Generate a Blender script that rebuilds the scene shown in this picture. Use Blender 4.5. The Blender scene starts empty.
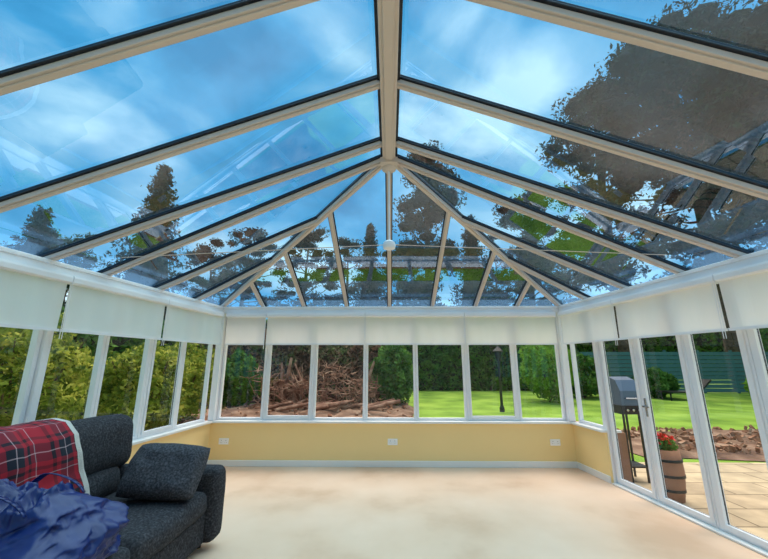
import bpy, math, random
import numpy as np
from mathutils import Vector, Matrix, noise
random.seed(7)
sc = bpy.context.scene
sc.view_settings.view_transform = 'Standard'
V = Vector

# ------------------------------------------------------------------ materials
def new_mat(name):
    m = bpy.data.materials.new(name); m.use_nodes = True
    nt = m.node_tree
    b = nt.nodes.get('Principled BSDF')
    return m, nt, b

def srgb(r, g, b):
    f = lambda c: (c/255/12.92) if c/255 <= .04045 else ((c/255+.055)/1.055)**2.4
    return (f(r), f(g), f(b), 1)

def plain(name, col, rough=.5, metal=0, var=0.0, vscale=6, bump=0, bscale=80, spec=.5, sheen=0):
    m, nt, b = new_mat(name)
    b.inputs['Roughness'].default_value = rough
    b.inputs['Metallic'].default_value = metal
    b.inputs['Specular IOR Level'].default_value = spec
    if sheen: b.inputs['Sheen Weight'].default_value = sheen
    tc = nt.nodes.new('ShaderNodeTexCoord')
    n = nt.nodes.new('ShaderNodeTexNoise'); n.inputs['Scale'].default_value = vscale
    n.inputs['Detail'].default_value = 4
    nt.links.new(tc.outputs['Object'], n.inputs['Vector'])
    mx = nt.nodes.new('ShaderNodeMix'); mx.data_type = 'RGBA'
    mx.inputs[6].default_value = tuple(c*(1-var) for c in col[:3])+(1,)
    mx.inputs[7].default_value = tuple(min(1, c*(1+var)) for c in col[:3])+(1,)
    nt.links.new(n.outputs['Fac'], mx.inputs[0])
    nt.links.new(mx.outputs[2], b.inputs['Base Color'])
    if bump:
        n2 = nt.nodes.new('ShaderNodeTexNoise'); n2.inputs['Scale'].default_value = bscale
        nt.links.new(tc.outputs['Object'], n2.inputs['Vector'])
        bp = nt.nodes.new('ShaderNodeBump'); bp.inputs['Strength'].default_value = bump
        bp.inputs['Distance'].default_value = .02
        nt.links.new(n2.outputs['Fac'], bp.inputs['Height'])
        nt.links.new(bp.outputs['Normal'], b.inputs['Normal'])
    return m

def ramp_mat(name, cols, scale=3, detail=6, rough=.9, bump=0.0, bscale=None, translucent=0, lo=.3, hi=.7, dist=.05):
    m, nt, b = new_mat(name)
    b.inputs['Roughness'].default_value = rough
    b.inputs['Specular IOR Level'].default_value = .2
    tc = nt.nodes.new('ShaderNodeTexCoord')
    n = nt.nodes.new('ShaderNodeTexNoise'); n.inputs['Scale'].default_value = scale; n.inputs['Detail'].default_value = detail
    nt.links.new(tc.outputs['Object'], n.inputs['Vector'])
    r = nt.nodes.new('ShaderNodeValToRGB')
    el = r.color_ramp.elements
    while len(el) < len(cols): el.new(.5)
    for i, c in enumerate(cols):
        el[i].position = lo+(hi-lo)*i/(len(cols)-1); el[i].color = c
    nt.links.new(n.outputs['Fac'], r.inputs['Fac'])
    nt.links.new(r.outputs['Color'], b.inputs['Base Color'])
    if bump:
        n2 = nt.nodes.new('ShaderNodeTexNoise'); n2.inputs['Scale'].default_value = bscale or scale*4; n2.inputs['Detail'].default_value = 5
        nt.links.new(tc.outputs['Object'], n2.inputs['Vector'])
        bp = nt.nodes.new('ShaderNodeBump'); bp.inputs['Strength'].default_value = bump; bp.inputs['Distance'].default_value = dist
        nt.links.new(n2.outputs['Fac'], bp.inputs['Height']); nt.links.new(bp.outputs['Normal'], b.inputs['Normal'])
    if translucent:
        t = nt.nodes.new('ShaderNodeBsdfTranslucent'); nt.links.new(r.outputs['Color'], t.inputs['Color'])
        ms = nt.nodes.new('ShaderNodeMixShader'); ms.inputs[0].default_value = translucent
        out = nt.nodes['Material Output']
        nt.links.new(b.outputs[0], ms.inputs[1]); nt.links.new(t.outputs[0], ms.inputs[2]); nt.links.new(ms.outputs[0], out.inputs[0])
    return m

def glass(name, tint, base, k, gcol=(1, 1, 1, 1)):
    m, nt, b = new_mat(name)
    nt.nodes.remove(b)
    out = nt.nodes['Material Output']
    tr = nt.nodes.new('ShaderNodeBsdfTransparent'); tr.inputs[0].default_value = tint
    gl = nt.nodes.new('ShaderNodeBsdfGlossy'); gl.inputs['Roughness'].default_value = 0.0
    gl.inputs['Color'].default_value = gcol
    lw = nt.nodes.new('ShaderNodeLayerWeight'); lw.inputs['Blend'].default_value = .5
    p = nt.nodes.new('ShaderNodeMath'); p.operation = 'POWER'; p.inputs[1].default_value = 4
    nt.links.new(lw.outputs['Facing'], p.inputs[0])
    a = nt.nodes.new('ShaderNodeMath'); a.operation = 'MULTIPLY_ADD'; a.inputs[1].default_value = k; a.inputs[2].default_value = base
    a.use_clamp = True
    nt.links.new(p.outputs[0], a.inputs[0])
    ms = nt.nodes.new('ShaderNodeMixShader')
    nt.links.new(a.outputs[0], ms.inputs[0]); nt.links.new(tr.outputs[0], ms.inputs[1]); nt.links.new(gl.outputs[0], ms.inputs[2])
    nt.links.new(ms.outputs[0], out.inputs[0])
    return m

M_frame = plain('upvc_white', srgb(242, 240, 243), .3, var=.02)
M_rafter = plain('rafter_cream', srgb(210, 193, 182), .45, var=.03)
M_gasket = plain('gasket_black', srgb(18, 22, 34), .5)
M_wall = plain('yellow_paint', srgb(252, 219, 154), .8, var=.03, vscale=2)
M_plaster = plain('cream_plaster', srgb(225, 215, 195), .8, var=.03, vscale=2)
M_brick = plain('exterior_brick', srgb(150, 105, 80), .9, var=.2, vscale=12)
M_trim = plain('trim_white', srgb(238, 235, 232), .35, var=.02)
M_roofglass = glass('solar_roof_glass', (.40, .66, .84, 1), .17, .75, (.62, .78, 1, 1))
M_winglass = glass('window_glass', (.95, .97, .96, 1), .03, .35)
M_chrome = plain('brushed_metal', srgb(170, 170, 172), .25, 1)
M_socket = plain('socket_white', srgb(245, 245, 245), .3)
M_dark = plain('black_metal', srgb(25, 26, 28), .45, .3)

M_blind, nt, b = new_mat('blind_fabric')
b.inputs['Base Color'].default_value = srgb(252, 247, 246); b.inputs['Roughness'].default_value = .9
t = nt.nodes.new('ShaderNodeBsdfTranslucent'); t.inputs['Color'].default_value = srgb(254, 249, 246)
ms = nt.nodes.new('ShaderNodeMixShader'); ms.inputs[0].default_value = .5
nt.links.new(b.outputs[0], ms.inputs[1]); nt.links.new(t.outputs[0], ms.inputs[2]); nt.links.new(ms.outputs[0], nt.nodes['Material Output'].inputs[0])

# ------------------------------------------------------------------ mesh builder
class MB:
    def __init__(s): s.v = []; s.f = []; s.m = []; s.mats = []
    def mi(s, mat):
        if mat not in s.mats: s.mats.append(mat)
        return s.mats.index(mat)
    def add(s, vs, fs, mat):
        k = len(s.v); s.v += [tuple(v) for v in vs]; i = s.mi(mat)
        for f in fs: s.f.append(tuple(k+j for j in f)); s.m.append(i)
    def obox(s, o, a, b, c, mat):
        o, a, b, c = V(o), V(a), V(b), V(c)
        vs = [o, o+a, o+a+b, o+b, o+c, o+a+c, o+a+b+c, o+b+c]
        fs = [(0, 3, 2, 1), (4, 5, 6, 7), (0, 1, 5, 4), (1, 2, 6, 5), (2, 3, 7, 6), (3, 0, 4, 7)]
        if a.cross(b).dot(c) < 0: fs = [f[::-1] for f in fs]
        s.add(vs, fs, mat)
    def box(s, x0, x1, y0, y1, z0, z1, mat):
        s.obox((x0, y0, z0), (x1-x0, 0, 0), (0, y1-y0, 0), (0, 0, z1-z0), mat)
    def beam(s, p0, p1, w, h, up, mat, off=0):
        p0, p1, up = V(p0), V(p1), V(up)
        d = p1-p0; side = d.cross(up).normalized(); u = side.cross(d).normalized()
        s.obox(p0-side*w/2+u*off, side*w, d, u*h, mat)
    def tube(s, pts, rad, mat, n=8, cap=True):
        pts = [V(p) for p in pts]
        if not isinstance(rad, (list, tuple)): rad = [rad]*len(pts)
        vs = []; fs = []
        for i, p in enumerate(pts):
            d = (pts[min(i+1, len(pts)-1)]-pts[max(i-1, 0)]).normalized()
            ref = V((0, 0, 1)) if abs(d.z) < .9 else V((1, 0, 0))
            a = d.cross(ref).normalized(); c = d.cross(a)
            for j in range(n):
                t = 2*math.pi*j/n
                vs.append(p+(a*math.cos(t)+c*math.sin(t))*rad[i])
        for i in range(len(pts)-1):
            for j in range(n):
                fs.append((i*n+j, i*n+(j+1) % n, (i+1)*n+(j+1) % n, (i+1)*n+j))
        if cap:
            fs.append(tuple(range(n))[::-1]); fs.append(tuple((len(pts)-1)*n+j for j in range(n)))
        s.add(vs, fs, mat)
    def blob(s, c, rx, ry, rz, mat, n=8, m=5, jit=.18):
        vs = [(c[0], c[1], c[2]+rz)]; fs = []
        for i in range(1, m):
            ph = math.pi*i/m
            for j in range(n):
                t = 2*math.pi*(j+.5*(i % 2))/n; k = 1+random.uniform(-jit, jit)
                vs.append((c[0]+rx*k*math.sin(ph)*math.cos(t), c[1]+ry*k*math.sin(ph)*math.sin(t), c[2]+rz*k*math.cos(ph)))
        vs.append((c[0], c[1], c[2]-rz))
        for j in range(n):
            fs.append((0, 1+j, 1+(j+1) % n)); fs.append((len(vs)-1, 1+(m-2)*n+(j+1) % n, 1+(m-2)*n+j))
        for i in range(m-2):
            for j in range(n): fs.append((1+i*n+j, 1+(i+1)*n+j, 1+(i+1)*n+(j+1) % n, 1+i*n+(j+1) % n))
        s.add(vs, fs, mat)
    def lathe(s, cx, cy, prof, mat, n=24):
        vs = []; fs = []
        for r, z in prof:
            for j in range(n):
                t = 2*math.pi*j/n; vs.append((cx+max(r, .001)*math.cos(t), cy+max(r, .001)*math.sin(t), z))
        for i in range(len(prof)-1):
            for j in range(n): fs.append((i*n+j, i*n+(j+1) % n, (i+1)*n+(j+1) % n, (i+1)*n+j))
        fs.append(tuple(range(n))[::-1]); fs.append(tuple((len(prof)-1)*n+j for j in range(n)))
        s.add(vs, fs, mat)
    def build(s, name, smooth=False, bevel=0, parent=None):
        me = bpy.data.meshes.new(name)
        me.from_pydata(s.v, [], s.f)
        for m in s.mats: me.materials.append(m)
        me.polygons.foreach_set('material_index', s.m)
        if smooth: me.polygons.foreach_set('use_smooth', [True]*len(s.f))
        me.update()
        ob = bpy.data.objects.new(name, me); sc.collection.objects.link(ob)
        if bevel:
            md = ob.modifiers.new('bevel', 'BEVEL'); md.width = bevel; md.segments = 2; md.limit_method = 'ANGLE'
        if parent: ob.parent = parent
        return ob

def empty(name, loc=(0, 0, 0)):
    e = bpy.data.objects.new(name, None); e.location = loc; sc.collection.objects.link(e); return e

# ------------------------------------------------------------------ room layout
BY = 5.65; FL = .105; YF = -1.2
SILL = .634; ER = 2.28; ET = 2.38
LX0, RX0 = 2.73, 2.74
def LX(y): return -(LX0+FL*(BY-y))
def RX(y): return RX0+FL*(BY-y)
def L(y, ins=0, z=0): return V((LX(y)+ins, y, z))
def R(y, ins=0, z=0): return V((RX(y)-ins, y, z))
def B(x, ins=0, z=0): return V((x, BY-ins, z))

M_carpet = ramp_mat('cream_carpet', [srgb(214, 174, 144), srgb(230, 194, 166), srgb(236, 202, 176)], 1.0, 6, .95, .3, 160, lo=.32, hi=.62, dist=.01)
mb = MB()
fl = [L(YF), R(YF), R(BY), L(BY)]
mb.add([(v.x, v.y, 0) for v in fl]+[(v.x, v.y, -.12) for v in fl], [(0, 1, 2, 3), (7, 6, 5, 4), (0, 4, 5, 1), (1, 5, 6, 2), (2, 6, 7, 3), (3, 7, 4, 0)], M_carpet)
mb.build('floor')

TH = .25
def dwarf(name, p, q, inn):
    mb = MB(); d = V(q)-V(p); out = -V(inn)*.04
    mb.obox(V(p), d, out, (0, 0, SILL-.03), M_wall)
    mb.obox(V(p)+out+V((0, 0, -.11)), d, -V(inn)*(TH-.04), (0, 0, SILL-.03+.11), M_brick)
    return mb.build(name)
inL = V((1, FL, 0)).normalized(); inR = V((-1, FL, 0)).normalized(); inB = V((0, -1, 0))
dwarf('wall_left', L(YF), L(BY), inL)
dwarf('wall_right', R(4.96), R(BY), inR)
dwarf('wall_back', B(-LX0-TH), B(RX0+TH), inB)
mb = MB(); mb.box(LX(YF)-.2, RX(YF)+.2, YF-.2, YF, -.11, 3.75, M_plaster); mb.build('wall_front')

def strip(name, p, q, inn, z0, z1, t, mat=M_trim, out=0):
    mb = MB(); mb.obox(V(p)-V(inn)*out+V((0, 0, z0)), V(q)-V(p), V(inn)*(t+out), (0, 0, z1-z0), mat)
    return mb.build(name, bevel=.005)
strip('baseboard_left', L(YF), L(BY), inL, 0, .085, .018)
strip('baseboard_right', R(4.96), R(BY), inR, 0, .085, .018)
strip('baseboard_back', B(-LX0), B(RX0), inB, 0, .085, .018)
strip('trim_1', L(YF), L(BY), inL, SILL-.03, SILL, .05, out=.2)
strip('trim_2', B(-LX0-.04), B(RX0+.04), inB, SILL-.03, SILL, .05, out=.2)
strip('trim_3', R(4.95), R(BY), inR, SILL-.03, SILL, .05, out=.2)

FD = .055; FO = .05
def window(n, p, q, inn, z0=SILL, z1=ER, fw=.036, sash=False, name=None, door=False, handle=False):
    p, q = V(p), V(q); inn = V(inn); d = (q-p); Ln = d.length; d.normalize()
    o = p-inn*FO; o.z = 0
    mb = MB()
    def fr(a, b, za, zb, w, dep, sh, M=M_frame):
        oo = o+inn*sh
        mb.obox(oo+d*a+V((0, 0, za)), d*w, -inn*dep, (0, 0, zb-za), M)
        mb.obox(oo+d*(b-w)+V((0, 0, za)), d*w, -inn*dep, (0, 0, zb-za), M)
        mb.obox(oo+d*(a+w)+V((0, 0, za)), d*(b-a-2*w), -inn*dep, (0, 0, w), M)
        mb.obox(oo+d*(a+w)+V((0, 0, zb-w)), d*(b-a-2*w), -inn*dep, (0, 0, w), M)
    fr(0.002, Ln-.002, z0+.001, z1-.001, fw, FD, 0)
    g = fw
    if sash or door:
        w2 = .045 if door else .03
        fr(fw+.003, Ln-fw-.003, z0+fw+.003, z1-fw-.003, w2, FD-.01, .012)
        g = fw+w2
        fr(g-.004, Ln-g+.004, z0+g-.004, z1-g+.004, .007, .02, -.01, M_gasket)
    gg = o-inn*.03
    a, b = g-.01, Ln-g+.01
    vs = [gg+d*a+V((0, 0, z0+g-.01)), gg+d*b+V((0, 0, z0+g-.01)), gg+d*b+V((0, 0, z1-g+.01)), gg+d*a+V((0, 0, z1-g+.01))]
    mb.add(vs, [(0, 1, 2, 3)], M_winglass)
    if handle:
        hp = o+inn*.012+d*(fw+.022)+V((0, 0, 1.0))
        mb.obox(hp-d*.012-V((0, 0, .1)), d*.024, inn*.008, (0, 0, .2), M_chrome)
        mb.obox(hp-d*.008+inn*.008, d*.016, inn*.035, (0, 0, .02), M_chrome)
        mb.obox(hp-d*.008+inn*.03, d*.09, inn*.012, (0, 0, .018), M_chrome)
    return mb.build(name or f'window_{n}', bevel=.004)
n = 1
bx = [-2.67, -1.96, -1.19, -.38, .41, 1.19, 1.98, 2.68]
for i in range(len(bx)-1):
    window(n, B(bx[i]), B(bx[i+1]), inB, sash=(i in (1, 5))); n += 1
ly = [5.58, 4.93, 4.32, 3.70, 3.12]
for i in range(4):
    window(n, L(ly[i+1]), L(ly[i]), inL, sash=(i in (1,))); n += 1
ly = [3.07, 2.4, 1.78, 1.16, .54, -.1, -.7, -1.19]
for i in range(7):
    window(n, L(ly[i+1]), L(ly[i]), inL); n += 1
window(n, R(5.02), R(5.58), inR); n += 1
dy = [4.93, 4.31, 3.67, 3.08, 2.46, 1.84, 1.22, .6]
for i in range(len(dy)-1):
    window(0, R(dy[i]), R(dy[i+1]), inR, z0=.02, fw=.022, name=f'door_{i+1}', door=True, handle=(i == 1))
window(n, R(-.6), R(.58), inR, z0=.02); n += 1
window(n, R(-1.19), R(-.62), inR, z0=.02); n += 1

def post(name, c, inn, w, z0, z1=ER):
    inn = V(inn); s = V((-inn.y, inn.x, 0)); mb = MB()
    mb.obox(V(c)-s*w/2-inn*.03+V((0, 0, z0)), s*w, -inn*.10, (0, 0, z1-z0), M_frame)
    mb.build(name, bevel=.006)
post('trim_4', L(3.095), inL, .045, SILL)
post('trim_5', R(4.975), inR, .07, 0)
mb = MB(); mb.box(-LX0-.04, -2.675, BY-.03, BY+.1, SILL, ER, M_frame); mb.build('trim_6', bevel=.006)
mb = MB(); mb.box(2.685, RX0+.04, BY-.03, BY+.1, SILL, ER, M_frame); mb.build('trim_7', bevel=.006)
strip('trim_8', R(-1.19), R(4.93), inR, 0, .02, .02, out=.16)

def eave(name, p, q, inn):
    mb = MB(); p, q, inn = V(p), V(q), V(inn)
    mb.obox(p+inn*.03+V((0, 0, ER)), q-p, -inn*.22, (0, 0, ET-ER-.035), M_frame)
    mb.obox(p+inn*.045+V((0, 0, ET-.035)), q-p, -inn*.24, (0, 0, .035), M_frame)
    mb.build(name, bevel=.006)
eave('trim_9', L(YF), L(BY+.1), inL)
eave('trim_10', R(YF), R(BY+.1), inR)
eave('trim_11', B(-LX0), B(RX0), inB)

def blind(p, q, inn, k):
    p, q, inn = V(p), V(q), V(inn); d = q-p; Ln = d.length; d.normalize()
    mb = MB()
    prof = [(.0, 2.275), (.055, 2.275), (.06, 2.255), (.06, 2.215), (.045, 2.2), (.0, 2.2)]
    vs = [p+inn*(.032+a)+V((0, 0, z)) for a, z in prof]+[q+inn*(.032+a)+V((0, 0, z)) for a, z in prof]
    m = len(prof)
    mb.add(vs, [tuple(range(m)), tuple(range(2*m-1, m-1, -1))]+[(i, i+m, (i+1) % m+m, (i+1) % m) for i in range(m)], M_frame)
    nx, nz = 40, 10
    vs = []; fs = []
    for i in range(nx+1):
        for j in range(nz+1):
            t = i/nx; z = 2.205-(2.205-1.785)*j/nz
            w = .009*math.sin(t*Ln*11+k)*(j/nz)+.005*math.sin(t*Ln*27+k*2)
            vs.append(p+d*(.008+t*(Ln-.016))+inn*(.06+w)+V((0, 0, z)))
    for i in range(nx):
        for j in range(nz):
            a = i*(nz+1)+j; fs.append((a, a+1, a+nz+2, a+nz+1))
    mb.add(vs, fs, M_blind)
    mb.obox(p+d*.008+inn*.05+V((0, 0, 1.765)), d*(Ln-.016), inn*.022, (0, 0, .024), M_frame)
    e = q-d*.004+inn*.08
    mb.tube([e+V((0, 0, 2.22)), e+V((0, 0, 1.7))], .003, M_frame, 6)
    mb.tube([e+inn*.02+V((0, 0, 2.22)), e+inn*.02+V((0, 0, 1.7))], .003, M_frame, 6)
    mb.build('roller_blind')
for k, (a, b_) in enumerate([(-2.62, -1.975), (-1.965, -.395), (-.385, 1.185), (1.195, 2.63)]): blind(B(a), B(b_), inB, k)
for k, (a, b_) in enumerate([(4.32, 5.54), (3.09, 4.31), (1.8, 3.08), (.5, 1.79), (-1.1, .49)]): blind(L(a), L(b_), inL, k*1.7)
for k, (a, b_) in enumerate([(5.54, 4.385), (4.375, 3.11), (3.10, 1.8), (1.79, .5), (.49, -1.1)]): blind(R(a), R(b_), inR, k*2.1)

# ------------------------------------------------------------------ glazed roof
ceiling = empty('ceiling')
RZ = 3.5; HUB = V((0, 3.18, RZ))
ys = [-1.15, -.8, -.05, .7, 1.45, 2.2, 2.93]
EZ = ET-.01
CL = V((LX(BY), BY, EZ)); CR = V((RX(BY), BY, EZ))
def ext(t, b, e=.14):
    d = (b-t).normalized(); return b+d*e
def rafter(p, q, nrm, w=.058, h=.038, nm='rafter'):
    mb = MB(); q = ext(p, q)
    mb.beam(p, q, w, h, nrm, M_rafter, off=-.0)
    mb.beam(p, q, w*.55, .012, nrm, M_rafter, off=-.012)
    mb.beam(p, q, w+.028, .012, nrm, M_gasket, off=h+.001)
    mb.beam(p, q, w+.01, .02, nrm, M_gasket, off=h+.018)
    mb.build(nm, parent=ceiling, bevel=.004)
panes = []
GL = .052
for sgn, fx, C in ((-1, LX, CL), (1, RX, CR)):
    nrm = V((sgn*(RZ-EZ), 0, 2.9)).normalized()
    tops = [V((sgn*.06, y, RZ)) for y in ys]; bots = [V((fx(y), y, EZ)) for y in ys]
    tops.append(HUB+V((sgn*.05, .0, -.02))); bots.append(V((fx(3.5), 3.5, EZ)))
    for fr_, ye in ((.31, 4.25), (.58, 5.0)):
        tops.append(HUB.lerp(C, fr_)); bots.append(V((fx(ye), ye, EZ)))
    for t_, b_ in zip(tops, bots): rafter(t_, b_, nrm)
    tops.append(C); bots.append(C)
    for i in range(len(tops)-1):
        b0 = ext(tops[i], bots[i], .12); b1 = ext(tops[i+1], bots[i+1], .12) if i+1 < len(tops)-1 else ext(HUB, C, .12)
        if i+1 == len(tops)-1: panes.append([tops[i]+nrm*GL, b1+nrm*GL, b0+nrm*GL])
        else: panes.append([tops[i]+nrm*GL, tops[i+1]+nrm*GL, b1+nrm*GL, b0+nrm*GL])
    rafter(HUB, C, (V((0, 0, 1))), w=.066, h=.045, nm='hip_rafter')
nb = V((0, RZ-EZ, 2.47)).normalized()
row = [(CL, ext(HUB, CL, .12))]
for X in (-2.07, -1.4, -.7, 0, .7, 1.4, 2.07):
    C = CL if X < 0 else CR
    t_ = HUB.lerp(C, abs(X/C.x)) if X else HUB+V((0, .03, -.02)); b_ = V((X, BY, EZ))
    rafter(t_, b_, nb, w=.052); row.append((t_, ext(t_, b_, .12)))
row.append((CR, ext(HUB, CR, .12)))
for i in range(len(row)-1):
    if i == 0: panes.append([row[1][0]+nb*GL, row[1][1]+nb*GL, row[0][1]+nb*GL])
    elif i == len(row)-2: panes.append([row[i][0]+nb*GL, row[i+1][1]+nb*GL, row[i][1]+nb*GL])
    else: panes.append([row[i][0]+nb*GL, row[i+1][0]+nb*GL, row[i+1][1]+nb*GL, row[i][1]+nb*GL])
mb = MB()
for p in panes: mb.add(p, [tuple(range(len(p)))], M_roofglass)
mb.build('roof_glass', parent=ceiling)
mb = MB()
mb.box(-.062, .062, YF, 3.2, RZ-.045, RZ+.02, M_rafter)
mb.box(-.036, .036, YF, 3.2, RZ-.06, RZ-.045, M_rafter)
mb.box(-.085, .085, YF, 3.2, RZ+.02, RZ+.05, M_gasket)
mb.box(-.06, .06, YF, 3.2, RZ+.05, RZ+.14, M_gasket)
mb.build('ridge_beam', parent=ceiling, bevel=.006)
mb = MB()
mb.lathe(0, 3.2, [(.0, RZ-.12), (.045, RZ-.12), (.07, RZ-.10), (.085, RZ-.06), (.085, RZ+.05), (0, RZ+.05)], M_rafter, 24)
mb.box(-.085, .085, 3.08, 3.2, RZ-.085, RZ-.03, M_rafter)
mb.tube([(0, 3.2, RZ-.1), (0, 3.2, 2.62)], .010, M_frame, 10)
mb.lathe(0, 3.2, [(.0, 2.55), (.03, 2.55), (.055, 2.56), (.062, 2.59), (.055, 2.62), (.03, 2.64), (0, 2.64)], M_frame, 24)
mb.tube([(-.03, 3.2, 2.6), (-2.62, 3.25, 2.50)], .004, M_rafter, 8)
mb.tube([(.03, 3.2, 2.6), (2.66, 3.25, 2.50)], .004, M_rafter, 8)
mb.build('tie_bar', parent=ceiling, smooth=False)

for x in (-2.50, .04, 2.45):
    mb = MB()
    mb.box(x-.073, x+.073, BY-.012, BY+.001, .30, .386, M_socket)
    for dx in (-.035, .035):
        mb.box(x+dx-.004, x+dx+.004, BY-.014, BY-.011, .352, .362, M_dark)
        mb.box(x+dx-.014, x+dx-.008, BY-.014, BY-.011, .325, .331, M_dark)
        mb.box(x+dx+.008, x+dx+.014, BY-.014, BY-.011, .325, .331, M_dark)
    mb.build('wall_socket', bevel=.003)

# ------------------------------------------------------------------ sofa
M_sofa = ramp_mat('charcoal_fabric', [srgb(40, 39, 43), srgb(58, 57, 61), srgb(80, 78, 84)], 70, 3, .95, .6, 200, lo=.34, hi=.7, dist=.01)
def rounded(name, x0, x1, y0, y1, z0, z1, r, mat, parent, puff=0, seed=0, rot=None):
    import bmesh
    bm = bmesh.new(); bmesh.ops.create_cube(bm, size=1)
    sx, sy, sz = x1-x0, y1-y0, z1-z0
    for v in bm.verts: v.co = V((v.co.x*sx, v.co.y*sy, v.co.z*sz))
    bmesh.ops.bevel(bm, geom=list(bm.edges), offset=r, segments=4, profile=.5, affect='EDGES')
    bmesh.ops.triangulate(bm, faces=[f for f in bm.faces if len(f.verts) > 4])
    bmesh.ops.subdivide_edges(bm, edges=[e for e in bm.edges if e.calc_length() > .12], cuts=5, use_grid_fill=True)
    for v in bm.verts:
        c = v.co; u, w, q = c.x/sx*2, c.y/sy*2, c.z/sz*2
        nn = c.normalized()
        v.co = c+V((u*(1-w*w)*(1-q*q), w*(1-u*u)*(1-q*q), q*(1-u*u)*(1-w*w)))*puff
        v.co += nn*noise.noise(c*4+V((seed, 0, 0)))*.018
    me = bpy.data.meshes.new(name); bm.to_mesh(me); bm.free(); me.materials.append(mat)
    me.polygons.foreach_set('use_smooth', [True]*len(me.polygons))
    ob = bpy.data.objects.new(name, me); sc.collection.objects.link(ob); ob.location = ((x0+x1)/2, (y0+y1)/2, (z0+z1)/2)
    if rot: ob.rotation_euler = rot
    ob.parent = parent
    return ob
sofa = empty('sofa')
y0, y1 = 1.25, 3.42
rounded('base', -2.62, -1.52, y0, y1, .06, .30, .03, M_sofa, sofa)
rounded('arm_1', -2.62, -1.45, y1-.2, y1, .06, .62, .06, M_sofa, sofa, .01)
rounded('arm_2', -2.62, -1.45, y0, y0+.2, .06, .62, .06, M_sofa, sofa, .01)
rounded('backrest', -2.76, -2.46, y0, y1, .06, .98, .08, M_sofa, sofa, .01)
ym = (y0+y1)/2
rounded('seat_cushion_1', -2.42, -1.49, ym+.005, y1-.205, .29, .47, .06, M_sofa, sofa, .02, 1)
rounded('seat_cushion_2', -2.42, -1.49, y0+.205, ym-.005, .29, .47, .06, M_sofa, sofa, .02, 2)
rounded('back_cushion_1', -2.58, -2.26, ym+.005, y1-.08, .62, 1.04, .10, M_sofa, sofa, .03, 3, (0, -.10, 0))
rounded('back_cushion_2', -2.58, -2.26, y0+.205, ym-.005, .62, 1.04, .10, M_sofa, sofa, .03, 4, (0, -.10, 0))
rounded('back_cushion_3', -2.56, -2.22, ym+.005, y1-.205, .42, .68, .10, M_sofa, sofa, .03, 5, (0, -.10, 0))
rounded('back_cushion_4', -2.56, -2.22, y0+.205, ym-.005, .42, .68, .10, M_sofa, sofa, .03, 6, (0, -.10, 0))
mb = MB()
for x in (-2.55, -1.6):
    for y in (y0+.1, y1-.1): mb.lathe(x, y, [(.02, 0), (.028, .07)], M_dark, 12)
mb.build('feet', parent=sofa)

def pillow(name, w, h, t, mat):
    N = 24; vs = []; fs = []
    for side in (1, -1):
        for i in range(N+1):
            for j in range(N+1):
                u, v = i/N*2-1, j/N*2-1
                e = max(0, (1-abs(u)**3)*(1-abs(v)**3))**.42
                k = 1-.09*(u*u*v*v)
                px = u*w/2*k*(1-.03*(1-v*v)); py = v*h/2*k*(1-.03*(1-u*u))
                z = side*t/2*e+.022*noise.noise(V((u*2.5, v*2.5, side*.7)))*e
                vs.append((px, py, z))
    for s_ in (0, 1):
        k = s_*(N+1)**2
        for i in range(N):
            for j in range(N):
                a = k+i*(N+1)+j; q = (a, a+N+1, a+N+2, a+1)
                fs.append(q if s_ == 0 else q[::-1])
    me = bpy.data.meshes.new(name); me.from_pydata(vs, [], fs); me.materials.append(mat)
    import bmesh
    bm = bmesh.new(); bm.from_mesh(me); bmesh.ops.remove_doubles(bm, verts=bm.verts, dist=.002); bm.to_mesh(me); bm.free()
    me.polygons.foreach_set('use_smooth', [True]*len(me.polygons))
    ob = bpy.data.objects.new(name, me); sc.collection.objects.link(ob); return ob
M_pil = ramp_mat('cushion_fabric', [srgb(50, 50, 54), srgb(70, 70, 76), srgb(94, 94, 102)], 75, 3, .95, .6, 220, lo=.34, hi=.7, dist=.01)
pl = pillow('throw_cushion', .60, .42, .24, M_pil)
pl.rotation_euler = (math.radians(52), math.radians(3), math.radians(4)); pl.location = (-1.76, 2.99, .67)

# tartan throw
M_tart, nt, b = new_mat('tartan_wool')
b.inputs['Roughness'].default_value = .95
uv = nt.nodes.new('ShaderNodeUVMap'); sep = nt.nodes.new('ShaderNodeSeparateXYZ'); nt.links.new(uv.outputs[0], sep.inputs[0])
def tart(ch):
    fr_ = nt.nodes.new('ShaderNodeMath'); fr_.operation = 'FRACT'; nt.links.new(sep.outputs[ch], fr_.inputs[0])
    r = nt.nodes.new('ShaderNodeValToRGB'); r.color_ramp.interpolation = 'CONSTANT'; el = r.color_ramp.elements
    red = srgb(160, 22, 40); nav = srgb(16, 20, 36); wh = srgb(190, 165, 170); blk = srgb(44, 14, 26)
    st = [(0, red), (.20, blk), (.27, red), (.36, nav), (.51, wh), (.53, nav), (.68, red), (.76, blk), (.82, red), (.9, wh), (.915, red)]
    while len(el) < len(st): el.new(.5)
    for i, (p, c) in enumerate(st): el[i].position = p; el[i].color = c
    nt.links.new(fr_.outputs[0], r.inputs[0]); return r
ra, rb = tart('X'), tart('Y')
mx = nt.nodes.new('ShaderNodeMix'); mx.data_type = 'RGBA'; mx.inputs[0].default_value = .5
nt.links.new(ra.outputs[0], mx.inputs[6]); nt.links.new(rb.outputs[0], mx.inputs[7]); nt.links.new(mx.outputs[2], b.inputs['Base Color'])
M_fleece = plain('fleece_cream', srgb(205, 198, 190), 1, var=.1, vscale=40, bump=.6, bscale=120)
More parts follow.
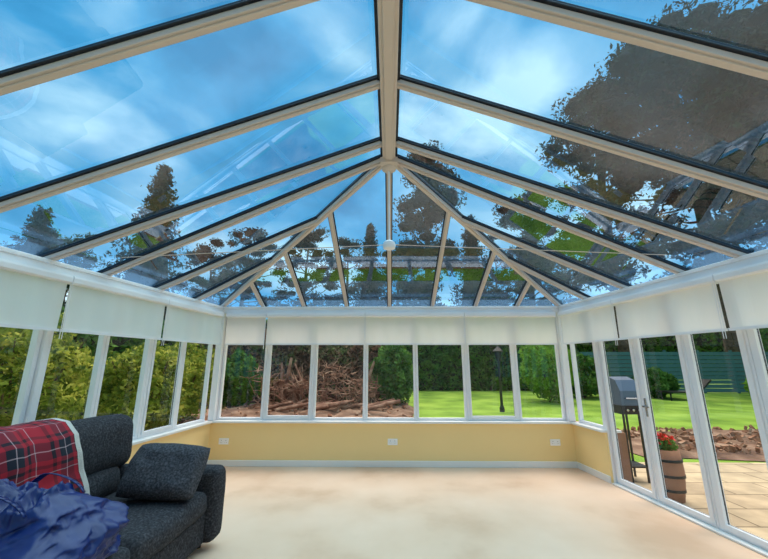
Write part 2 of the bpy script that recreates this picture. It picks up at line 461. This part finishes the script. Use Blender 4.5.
def throw():
    prof = [(-2.84, .45), (-2.83, .8), (-2.80, .99), (-2.72, 1.04), (-2.6, 1.07), (-2.46, 1.085), (-2.35, 1.07), (-2.25, .99), (-2.205, .88), (-2.19, .76), (-2.15, .66), (-2.13, .57)]
    P = []; s = [0]
    for i in range(len(prof)-1):
        for k in range(5):
            t = k/5; P.append((prof[i][0]*(1-t)+prof[i+1][0]*t, prof[i][1]*(1-t)+prof[i+1][1]*t))
    P.append(prof[-1])
    for i in range(1, len(P)): s.append(s[-1]+math.hypot(P[i][0]-P[i-1][0], P[i][1]-P[i-1][1]))
    ya, yb = 1.62, 2.68; NY = 60; vs = []; uvs = []; fs = []; mi = []
    for i, (x, z) in enumerate(P):
        for j in range(NY+1):
            y = ya+(yb-ya)*j/NY; e = .02*math.sin(s[i]*9)
            f = .018*noise.noise(V((y*6, s[i]*4, 0)))+.012*math.sin(y*22+s[i]*3)
            vs.append((x+f*.8+.02, y+e*(j/NY), z+abs(f)*.6)); uvs.append((y/.34, s[i]/.34))
    for i in range(len(P)-1):
        for j in range(NY):
            a = i*(NY+1)+j; fs.append((a, a+NY+1, a+NY+2, a+1)); mi.append(1 if (j >= NY-2) else 0)
    me = bpy.data.meshes.new('tartan_blanket'); me.from_pydata(vs, [], fs)
    me.materials.append(M_tart); me.materials.append(M_fleece); me.polygons.foreach_set('material_index', mi)
    ul = me.uv_layers.new(name='UVMap')
    for lp in me.loops: ul.data[lp.index].uv = uvs[lp.vertex_index]
    me.polygons.foreach_set('use_smooth', [True]*len(fs))
    ob = bpy.data.objects.new('tartan_blanket', me); sc.collection.objects.link(ob)
    md = ob.modifiers.new('s', 'SOLIDIFY'); md.thickness = .015; md.offset = 0
throw()

# blue bag
M_bag = plain('blue_polythene', srgb(6, 34, 96), .36, var=.4, vscale=7, spec=.4)
def bag():
    N, Mz = 160, 60; vs = []; fs = []; cx, cy, cz = -1.87, 1.95, .487
    def rid(q): return (1-2*abs(noise.noise(q)))
    def crease(q): return .042*rid(q)+.028*rid(q*2.1+V((5, 1, 2)))+.014*rid(q*4.3+V((1, 7, 3)))
    for i in range(Mz+1):
        t = i/Mz
        for j in range(N):
            a = 2*math.pi*j/N
            sq = (abs(math.cos(a))**4+abs(math.sin(a))**4)**(-.25)
            prof = (.86+.16*math.sin(math.pi*min(1, t*1.25)))*(1 if t < .6 else 1-.45*((t-.6)/.4)**1.6)
            if t < .05: prof *= .94
            r = prof*sq
            p = V((math.cos(a)*r*.44, math.sin(a)*r*.32, t*.34))
            q = V((p.x*5, p.y*5, p.z*5))
            cr = crease(q)-.045
            p.x += math.cos(a)*cr; p.y += math.sin(a)*cr
            p.z += .04*t*math.sin(a*2+1)+.08*t*noise.noise(q*.5)
            p.z = max(p.z, 0)
            vs.append((cx+p.x, cy+p.y, cz+p.z))
    for i in range(Mz):
        for j in range(N): fs.append((i*N+j, i*N+(j+1) % N, (i+1)*N+(j+1) % N, (i+1)*N+j))
    k = len(vs); K = 22
    for i in range(1, K+1):
        for j in range(N):
            v = V(vs[Mz*N+j]); s_ = 1-i*.042
            x, y = cx+(v.x-cx)*s_, cy+(v.y-cy)*s_
            q = V((x*5, y*5, 3.3)); f_ = min(1, i/4)
            vs.append((x, y, v.z*s_+(cz+.31)*(1-s_)+1.35*(crease(q)-.02)*f_))
    for i in range(K):
        for j in range(N):
            b0 = (Mz*N if i == 0 else k+(i-1)*N); b1 = k+i*N
            fs.append((b0+j, b0+(j+1) % N, b1+(j+1) % N, b1+j))
    fs.append(tuple(k+(K-1)*N+j for j in range(N))); fs.append(tuple(range(N))[::-1])
    mb = MB(); mb.add(vs, fs, M_bag)
    for yy in (-.16, .16):
        pts = [V((cx-.18+.36*t+.02*math.sin(9*t), cy+yy, cz+.32+.09*math.sin(math.pi*t))) for t in [i/14 for i in range(15)]]
        for a, c in zip(pts, pts[1:]): mb.beam(a, c+(c-a)*.15, .035, .004, (0, .3, 1), M_bag)
    mb.build('blue_bag', smooth=True)
bag()

# ------------------------------------------------------------------ exterior
GZ = -.12
M_lawn = ramp_mat('lawn_grass', [srgb(82, 116, 36), srgb(124, 156, 54), srgb(152, 180, 74)], .8, 8, .95, .6, 25)
M_soil = ramp_mat('turned_soil', [srgb(70, 50, 42), srgb(120, 92, 76), srgb(158, 130, 110)], 1.8, 8, .95, .8, 8)
z_ = GZ-.01
hx, hy0, hy1 = 3.8, -1.5, 5.95
mb = MB()
for (a, b_, c, d) in ((-60, -hx, -30, 70), (hx, 60, -30, 70), (-hx, hx, hy1, 70), (-hx, hx, -30, hy0)):
    mb.add([(a, c, z_), (b_, c, z_), (b_, d, z_), (a, d, z_)], [(0, 1, 2, 3)], M_lawn)
def gp(v, o): return (v.x+o, v.y, z_)
mb.add([(-hx, hy0, z_), gp(L(hy0), -.27), gp(L(hy1), -.27), (-hx, hy1, z_)], [(0, 1, 2, 3)], M_lawn)
mb.add([(hx, hy0, z_), gp(R(hy0), .27), gp(R(hy1), .27), (hx, hy1, z_)], [(3, 2, 1, 0)], M_lawn)
mb.build('lawn')
def patch(name, x0, x1, y0, y1, z, amp, mat, seed=0, st=.2):
    nx, ny = int((x1-x0)/st), int((y1-y0)/st); vs = []; fs = []
    for i in range(nx+1):
        for j in range(ny+1):
            x, y = x0+(x1-x0)*i/nx, y0+(y1-y0)*j/ny
            e = min(i, j, nx-i, ny-j)
            h = 0 if e == 0 else amp*(.5+noise.fractal(V((x*1.3, y*1.3, seed)), 1, 2, 4))
            if e == 0: x += .35*noise.noise(V((x*.8, y*.8, 1))); y += .35*noise.noise(V((x*.8, y*.8, 4)))
            vs.append((x, y, z+max(h, 0.005)))
    for i in range(nx):
        for j in range(ny):
            a = i*(ny+1)+j; fs.append((a, a+ny+1, a+ny+2, a+1))
    mb = MB(); mb.add(vs, fs, mat); return mb.build(name, smooth=True)
patch('soil_bed', -8, .9, 7.0, 14.5, GZ, .14, M_soil, 1)
patch('soil_bed', 4.6, 9.5, 6.6, 9.2, GZ, .10, M_soil, 3)
M_rub = ramp_mat('brick_rubble', [srgb(110, 70, 54), srgb(150, 106, 82), srgb(176, 152, 130)], 5, 4)
mb = MB()
for i in range(620):
    x, y = random.choice([(random.uniform(4.8, 9.2), random.uniform(6.8, 9.0)), (random.uniform(-7, .6), random.uniform(7.3, 14))])
    s_ = random.uniform(.04, .13); rm = Matrix.Rotation(random.uniform(0, 6), 3, V((random.random(), random.random(), random.random())))
    mb.obox(V((x, y, GZ+.06)), rm @ V((s_, 0, 0)), rm @ V((0, s_*.7, 0)), rm @ V((0, 0, s_*.5)), M_rub)
mb.build('rubble')
M_pave, nt, b = new_mat('patio_slabs')
tc = nt.nodes.new('ShaderNodeTexCoord'); br = nt.nodes.new('ShaderNodeTexBrick'); nt.links.new(tc.outputs['Object'], br.inputs['Vector'])
br.inputs['Color1'].default_value = srgb(196, 174, 142); br.inputs['Color2'].default_value = srgb(172, 150, 122); br.inputs['Mortar'].default_value = srgb(122, 104, 80)
br.inputs['Scale'].default_value = 1; br.inputs['Brick Width'].default_value = .62; br.inputs['Row Height'].default_value = .45; br.inputs['Mortar Size'].default_value = .012
nn_ = nt.nodes.new('ShaderNodeTexNoise'); nn_.inputs['Scale'].default_value = 4; nn_.inputs['Detail'].default_value = 7; nt.links.new(tc.outputs['Object'], nn_.inputs['Vector'])
mr = nt.nodes.new('ShaderNodeMapRange'); mr.inputs[1].default_value = .3; mr.inputs[2].default_value = .7; mr.inputs[3].default_value = .72; mr.inputs[4].default_value = 1.1
nt.links.new(nn_.outputs['Fac'], mr.inputs[0])
vm = nt.nodes.new('ShaderNodeVectorMath'); vm.operation = 'SCALE'; nt.links.new(br.outputs['Color'], vm.inputs[0]); nt.links.new(mr.outputs[0], vm.inputs['Scale'])
nt.links.new(vm.outputs[0], b.inputs['Base Color']); b.inputs['Roughness'].default_value = .9
mb = MB(); pz = GZ+.01
pp = [(R(-1.4).x+.28, -1.4), (9.5, -1.4), (9.5, 6.4), (R(6.4).x+.28, 6.4)]
mb.add([(x, y, pz) for x, y in pp]+[(x, y, pz-.06) for x, y in pp], [(0, 1, 2, 3), (0, 4, 5, 1), (1, 5, 6, 2), (2, 6, 7, 3), (3, 7, 4, 0)], M_pave); mb.build('patio')

rng = np.random.default_rng(3)
def leaves(pts, size, asp=.55):
    n = len(pts)
    a = rng.normal(size=(n, 3)); a /= np.linalg.norm(a, axis=1)[:, None]
    c = rng.normal(size=(n, 3)); c -= a*np.sum(a*c, 1)[:, None]; c /= np.linalg.norm(c, axis=1)[:, None]
    s = (size*rng.uniform(.6, 1.3, size=n))[:, None]
    v = np.stack([pts-a*s, pts-c*s*asp, pts+a*s, pts+c*s*asp], 1).reshape(-1, 3)
    return v.tolist(), [(4*i, 4*i+1, 4*i+2, 4*i+3) for i in range(n)]

M_bark = ramp_mat('bark', [srgb(62, 46, 36), srgb(110, 84, 64)], 6, 5)
M_pine = ramp_mat('pine_needles', [srgb(14, 26, 20), srgb(30, 48, 32), srgb(54, 74, 46)], .8, 4)
M_spruce = ramp_mat('spruce_needles', [srgb(12, 28, 20), srgb(32, 56, 32)], 1.5, 4)
M_tree = ramp_mat('tree_leaves', [srgb(20, 40, 20), srgb(42, 70, 34), srgb(70, 96, 46)], 1.2, 6, translucent=.15)
M_hedge = ramp_mat('hedge_leaves', [srgb(38, 72, 30), srgb(72, 112, 44), srgb(104, 140, 62)], 2.0, 6, translucent=.3)
M_shrub = ramp_mat('shrub_leaves', [srgb(50, 76, 30), srgb(122, 138, 50), srgb(205, 200, 95)], 4.5, 6, translucent=.4)
M_lime = ramp_mat('lime_leaves', [srgb(84, 128, 40), srgb(140, 180, 66)], 3, 6, translucent=.4)
M_dead = ramp_mat('dead_twigs', [srgb(86, 60, 50), srgb(146, 106, 88), srgb(88, 108, 58), srgb(174, 138, 116)], 1.3, 6, translucent=.2, lo=.35, hi=.68)
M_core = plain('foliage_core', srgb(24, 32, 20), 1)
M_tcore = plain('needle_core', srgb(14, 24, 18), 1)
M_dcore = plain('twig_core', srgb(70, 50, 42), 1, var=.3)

def clipn(n, s):
    q = rng.normal(size=(n, 3)); r = np.linalg.norm(q, axis=1)[:, None]
    return q/np.maximum(r, 1e-6)*np.minimum(r, 1.9)*np.array(s)
def pine(name, x, y, h, R_, base, seed, clumps=90, mat=M_pine, ls=.10, n=190):
    rr = random.Random(seed); mb = MB()
    z0 = GZ-.1; lean = rr.uniform(-.5, .5)
    tp = lambda t: V((x+lean*t*t, y+.3*math.sin(t*3), z0+h*t))
    mb.tube([tp(i/10*.96) for i in range(11)], [.32*(1-.85*i/10)*h/13 for i in range(11)], M_bark, 9)
    pts = []
    for k in range(clumps):
        t = base+(1-base)*(rr.random()**.85)
        w = R_*math.sin(math.pi*min(1, max(.05, (t-base)/(1-base)*.82+.14)))**.7
        a = rr.uniform(0, 6.283); rad = w*rr.uniform(.25, 1.15)
        p0 = tp(max(t-.05, .1)); p1 = tp(t)+V((math.cos(a)*rad, math.sin(a)*rad, rr.uniform(-.2, .6)))
        if k % 2 == 0: mb.tube([p0, p0.lerp(p1, .5)+V((0, 0, -.15)), p1], [.05*h/13, .04*h/13, .012], M_bark, 5, False)
        cs = rr.uniform(.35, .9)*h/13
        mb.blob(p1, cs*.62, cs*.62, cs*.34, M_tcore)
        pts.append(clipn(n, (cs*.62, cs*.62, cs*.34))+np.array(p1))
    v, f = leaves(np.concatenate(pts), ls*h/13+.01, .4)
    mb.add(v, f, mat); mb.build(name)
def spruce(name, x, y, h, R_, seed, mat=M_spruce, nb=190):
    rr = random.Random(seed); mb = MB(); z0 = GZ-.1
    mb.tube([(x, y, z0+h*i/8*.98) for i in range(9)], [.2*(1-.93*i/8)*h/10 for i in range(9)], M_bark, 8)
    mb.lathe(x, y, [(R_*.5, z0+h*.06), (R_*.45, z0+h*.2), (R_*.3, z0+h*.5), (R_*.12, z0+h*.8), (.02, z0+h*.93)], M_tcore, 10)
    pts = []
    for k in range(nb):
        t = .08+.91*(k/nb)**.9; a = k*2.399+rr.uniform(-.3, .3); ln = R_*(1-t)**.85*rr.uniform(.45, 1.35)+.12
        n = int(50+110*(1-t)); u = rng.uniform(.1, 1, n)
        sp = clipn(n, [(.07+.07*(1-t))*h/10]*3)
        px = x+np.cos(a)*ln*u; py = y+np.sin(a)*ln*u; pz_ = z0+h*t-ln*.3*u**1.5+.25*u*u
        pts.append(np.stack([px, py, pz_], 1)+sp)
    v, f = leaves(np.concatenate(pts), .08*h/10+.01, .4)
    mb.add(v, f, mat); mb.build(name)
def hedge(name, x0, x1, y0, y1, h, size, dens, mat, core=M_core, bumpy=.25):
    mb = MB()
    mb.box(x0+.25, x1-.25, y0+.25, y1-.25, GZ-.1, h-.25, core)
    L1, L2 = x1-x0, y1-y0; n = int(dens*(2*L1*h+2*L2*h+L1*L2))
    w = np.array([L1*h, L1*h, L2*h, L2*h, L1*L2]); ch = rng.choice(5, n, p=w/w.sum())
    a, c = rng.random(n), rng.random(n)
    X = np.where(ch < 2, x0+a*L1, np.where(ch == 2, x0, np.where(ch == 3, x1, x0+a*L1)))
    Y = np.where(ch == 0, y0, np.where(ch == 1, y1, np.where(ch < 4, y0+a*L2, y0+c*L2)))
    Z = np.where(ch < 4, GZ+c*(h-GZ), h)
    pts = np.stack([X, Y, Z], 1)+rng.normal(size=(n, 3))*.1
    bz = np.array([noise.noise(V((p[0]*.9, p[1]*.9, p[2]*.9))) for p in pts])
    pts += np.stack([np.zeros(n), -np.ones(n), np.ones(n)*.9], 1)*(bz*bumpy)[:, None]
    v, f = leaves(pts, size, .5); mb.add(v, f, mat); return mb.build(name)
def shrub(name, x, y, r, h, size, n, mat, seed=0):
    mb = MB(); rr = random.Random(seed)
    for k in range(7):
        a = rr.uniform(0, 6.28); mb.tube([(x, y, GZ-.05), (x+math.cos(a)*r*.3, y+math.sin(a)*r*.3, h*.4), (x+math.cos(a)*r*.7, y+math.sin(a)*r*.7, h*.8)], [.03, .02, .008], M_bark, 5, False)
    d = rng.normal(size=(n, 3)); d /= np.linalg.norm(d, axis=1)[:, None]
    k = np.array([1+.35*noise.noise(V(q)*2.2+V((seed, 0, 0))) for q in d])
    rad = rng.uniform(.45, 1, n)**.5*k
    pts = d*rad[:, None]*np.array([r, r, h*.5])+np.array([x, y, h*.52+GZ])
    pts[:, 2] = np.maximum(pts[:, 2], GZ+.02)
    v, f = leaves(pts, size, .5); mb.add(v, f, mat); mb.build(name)

def far(x, y, h, R_, base, seed, cl, k=1.85): pine('pine_tree', x*k, y*k, 1.5+(h-1.5)*k, R_*k, base, seed, cl)
far(11.2, 11.6, 14.6, 2.7, .25, 1, 130)
far(8.7, 13.2, 13.0, 1.9, .3, 2, 80)
far(14.8, 11.8, 15.2, 3.4, .15, 3, 140)
far(15.2, 7.8, 13.2, 3.2, .15, 4, 130)
far(6.2, 15.0, 9.0, 2.2, .2, 6, 80)
pine('pine_tree', 3.0, 26, 18.6, 2.5, .25, 5, 85)
spruce('spruce_tree', 6.4, 26, 13, 3.0, 6)
spruce('spruce_tree', -10.2, 14.2, 10.4, 2.5, 7)
spruce('spruce_tree', -13.2, 12.2, 7.4, 2.6, 8)
spruce('spruce_tree', -1.6, 28, 13.2, 2.6, 9)
for i, (x, y, h) in enumerate([(-8, 18, 8.2), (-15.5, 16, 7.4), (-6, 23, 10.2), (.6, 31, 12), (9.6, 31, 11), (-18, 9, 6.5), (34, 24, 14), (34, 10, 13), (-11.5, 22, 9), (14, 34, 14), (-4, 32, 13)]):
    pine('garden_tree', x, y, h, 3.0, .1, 20+i, 80, M_tree if i % 2 else M_pine, .12, 140)
hedge('brown_hedge', -9.5, -.2, 14.8, 16.0, 2.7, .09, 330, M_dead, M_dcore, bumpy=.6)
hedge('conifer_hedge', .2, 8.6, 21.5, 23, 4.0, .13, 200, M_hedge)
hedge('conifer_hedge', -30, -.4, 26.5, 28, 4.5, .25, 40, M_hedge)
hedge('conifer_hedge', 9, 44, 37, 38.5, 5, .3, 30, M_hedge)
hedge('conifer_hedge', 30, 31.5, -10, 20, 4.0, .25, 30, M_hedge)
hedge('side_hedge', -9.0, -7.8, -2, 13.5, 2.5, .12, 170, M_hedge, bumpy=.6)
for i, (x, y, r, h, m) in enumerate([(-5.4, 3.6, .9, 2.1, M_shrub), (-5.8, 5.6, 1.0, 2.3, M_shrub), (-5.2, 7.6, .9, 1.9, M_shrub), (-5.6, 9.6, .9, 2.1, M_shrub), (-5.3, 1.6, .9, 2.2, M_shrub), (6.7, 15.5, 1.1, 2.6, M_lime), (9.2, 17.5, 1.2, 2.0, M_hedge), (15.5, 15, .8, 1.4, M_lime), (12.6, 17.5, .8, 1.3, M_hedge), (-5.6, 13.4, .8, 1.9, M_hedge), (-7.2, 12.8, .8, 2.0, M_hedge), (.1, 13.9, .8, 2.3, M_hedge)]):
    shrub('garden_shrub', x, y, r, h, .06 if y < 11 else .09, 6500 if y < 11 else 4500, m, i)
# brush pile: cut trunks and tangled twigs in the cleared bed
M_log = ramp_mat('cut_wood', [srgb(84, 58, 48), srgb(138, 98, 80), srgb(184, 150, 126)], 3, 5)
rr = random.Random(11); mb = MB()
for k in range(14):
    x = rr.uniform(-4.0, -.8); y = 13+rr.uniform(-.4, .5); h = rr.uniform(.7, 1.7); r_ = rr.uniform(.05, .10)
    mb.tube([(x, y, GZ-.02), (x+rr.gauss(0, .1), y, h*.5), (x+rr.gauss(0, .35), y, h)], [r_, r_*.85, r_*.5], M_log, 7)
for k in range(520):
    x = rr.uniform(-4.6, -.4); y = 12.9+rr.uniform(-.6, .6); top = 1.25+.35*math.sin(x*2.3)
    z = GZ+rr.uniform(.05, 1)*top; a = rr.uniform(0, 6.28); el_ = rr.gauss(.35, .5); l = rr.uniform(.25, .8); r_ = rr.uniform(.008, .022)
    dv = V((math.cos(a)*math.cos(el_), math.sin(a)*math.cos(el_)*.6, math.sin(el_)))*l
    p0 = V((x, y, z)); p1 = p0+dv*.5+V((rr.gauss(0, .05), rr.gauss(0, .05), rr.gauss(0, .05)))
    p2 = p0+dv; p2.z = max(p2.z, GZ+.05); p1.z = max(p1.z, GZ+.05)
    mb.tube([p0, p1, p2], [r_, r_*.8, r_*.3], M_log, 4, False)
for k in range(20):
    x = rr.uniform(-4.2, -.8); y = rr.uniform(11.4, 12.5); a = rr.uniform(-.6, .6); l = rr.uniform(.5, 1.3); r_ = rr.uniform(.04, .09)
    mb.tube([(x, y, GZ+.16), (x+l*math.cos(a), y+l*math.sin(a)*.4, GZ+.18+rr.uniform(0, .25))], [r_, r_*.8], M_log, 7)
mb.build('brush_pile')
M_fence = plain('fence_green', srgb(66, 104, 102), .8, var=.15, vscale=5)
mb = MB()
for k in range(10): mb.box(9.8, 28, 20.0, 20.03, GZ+.05+k*.215, GZ+.24+k*.215, M_fence)
for k in range(10): mb.box(9.8+k*1.8, 9.9+k*1.8, 20.03, 20.13, GZ-.1, 2.15, M_fence)
mb.build('garden_fence')
def lamp(x, y, h, s=1):
    mb = MB()
    mb.lathe(x, y, [(.07*s, GZ-.02), (.07*s, GZ+.12), (.04*s, GZ+.2), (.034*s, h-.45*s), (.05*s, h-.42*s), (.03*s, h-.38*s)], M_dark, 12)
    mb.lathe(x, y, [(.06*s, h-.38*s), (.11*s, h-.12*s), (.15*s, h-.10*s), (.05*s, h), (.0, h+.06*s)], M_dark, 6)
    mb.build('garden_lamp_post')
lamp(3.80, 12.6, 2.0, 1.2)

M_hood = plain('hood_blue_grey', srgb(84, 100, 122), .4, .2)
mb = MB(); bx_, by_ = 3.44, 5.5; W = .14
for dx in (-W+.03, W-.03):
    for dyy in (-.14, .14): mb.box(bx_+dx-.012, bx_+dx+.012, by_+dyy-.012, by_+dyy+.012, pz, .80, M_dark)
mb.box(bx_-W+.01, bx_+W-.01, by_-.16, by_+.16, .08, .10, M_dark)
mb.box(bx_-W-.01, bx_+W+.01, by_-.19, by_+.19, .78, .90, M_dark)
pr = [(-.19, .90), (-.19, 1.10), (-.11, 1.25), (.04, 1.29), (.15, 1.2), (.19, 1.03), (.19, .90)]
m = len(pr)
mb.add([(bx_-W, by_+a, z) for a, z in pr]+[(bx_+W, by_+a, z) for a, z in pr], [tuple(range(m)), tuple(range(2*m-1, m-1, -1))]+[(i, i+m, (i+1) % m+m, (i+1) % m) for i in range(m)], M_hood)
mb.tube([(bx_-.10, by_-.24, 1.0), (bx_+.10, by_-.24, 1.0)], .010, M_chrome, 8)
for sx_ in (-.09, .09): mb.tube([(bx_+sx_, by_-.24, 1.0), (bx_+sx_, by_-.18, 1.0)], .007, M_chrome, 6)
for k in (-.08, 0, .08): mb.tube([(bx_+k, by_-.19, .84), (bx_+k, by_-.22, .84)], .018, M_chrome, 12)
mb.build('barbecue_grill', bevel=.006)
M_wood = plain('barrel_wood', srgb(150, 104, 80), .8, var=.25, vscale=12)
M_red = plain('red_petals', srgb(225, 30, 25), .6)
bar = empty('barrel_planter')
px_, py_ = 3.40, 4.76; k_ = .70
mb = MB(); mb.lathe(px_, py_, [(r*k_, z) for r, z in [(.17, GZ+.012), (.215, GZ+.2), (.235, GZ+.34), (.22, GZ+.5), (.205, GZ+.58), (.185, GZ+.58), (.18, GZ+.54), (0, GZ+.54)]], M_wood, 24); mb.build('barrel', smooth=True, parent=bar)
mb = MB()
for z, r in ((GZ+.12, .203), (GZ+.28, .232), (GZ+.45, .229)): mb.lathe(px_, py_, [(r*k_, z), (r*k_+.005, z), (r*k_+.005, z+.03), (r*k_, z+.03)], M_dark, 24)
mb.build('hoops', parent=bar)
mb = MB(); q = clipn(300, (.07, .07, .045))+np.array([px_, py_, GZ+.62]); v, f = leaves(q, .028); mb.add(v, f, M_hedge)
q = clipn(80, (.06, .06, .03))+np.array([px_, py_, GZ+.69]); v, f = leaves(q, .024, .9); mb.add(v, f, M_red); mb.build('flowers', parent=bar)
x, y = 13.0, 16.4
mb = MB(); mb.box(x-.9, x+.5, y-.3, y+.3, .2, .26, M_dark); mb.obox((x+.5, y-.3, .22), (.55, 0, .5), (0, .6, 0), (-.04, 0, .05), M_dark)
for dx in (-.8, .4):
    for d2 in (-.26, .26): mb.box(x+dx-.02, x+dx+.02, y+d2-.02, y+d2+.02, GZ-.01, .2, M_dark)
mb.build('sun_lounger')

# ------------------------------------------------------------------ world + sun
w = bpy.data.worlds.new('sky'); sc.world = w; w.use_nodes = True; nt = w.node_tree
bg = nt.nodes['Background']
tc = nt.nodes.new('ShaderNodeTexCoord'); mp = nt.nodes.new('ShaderNodeMapping'); mp.inputs['Scale'].default_value = (1, 1, 2.0); mp.inputs['Location'].default_value = (.3, .2, 0)
nt.links.new(tc.outputs['Generated'], mp.inputs[0])
n1 = nt.nodes.new('ShaderNodeTexNoise'); n1.inputs['Scale'].default_value = 2.6; n1.inputs['Detail'].default_value = 6; n1.inputs['Roughness'].default_value = .5; n1.inputs['Distortion'].default_value = .3
nt.links.new(mp.outputs[0], n1.inputs['Vector'])
r = nt.nodes.new('ShaderNodeValToRGB'); el = r.color_ramp.elements
st = [(.32, (.06, .30, .50, 1)), (.45, (.13, .45, .68, 1)), (.54, (.38, .62, .78, 1)), (.66, (.95, 1.0, 1.0, 1))]
while len(el) < 4: el.new(.5)
for i, (p, c) in enumerate(st): el[i].position = p; el[i].color = c
nt.links.new(n1.outputs['Fac'], r.inputs[0]); nt.links.new(r.outputs[0], bg.inputs[0]); bg.inputs[1].default_value = 1.55
s = bpy.data.lights.new('sun', 'SUN'); s.energy = 7.2; s.angle = math.radians(80); s.color = (1, .83, .68)
so = bpy.data.objects.new('sun', s); sc.collection.objects.link(so); so.rotation_euler = (math.radians(-22), math.radians(12), 0)

cam = bpy.data.cameras.new('camera'); cam.sensor_width = 36; cam.lens = 350/768*36; cam.clip_end = 300
co = bpy.data.objects.new('camera', cam); sc.collection.objects.link(co)
co.location = (0, 0, 1.5); co.rotation_euler = (math.radians(90+13.3), 0, math.radians(.9))
sc.camera = co
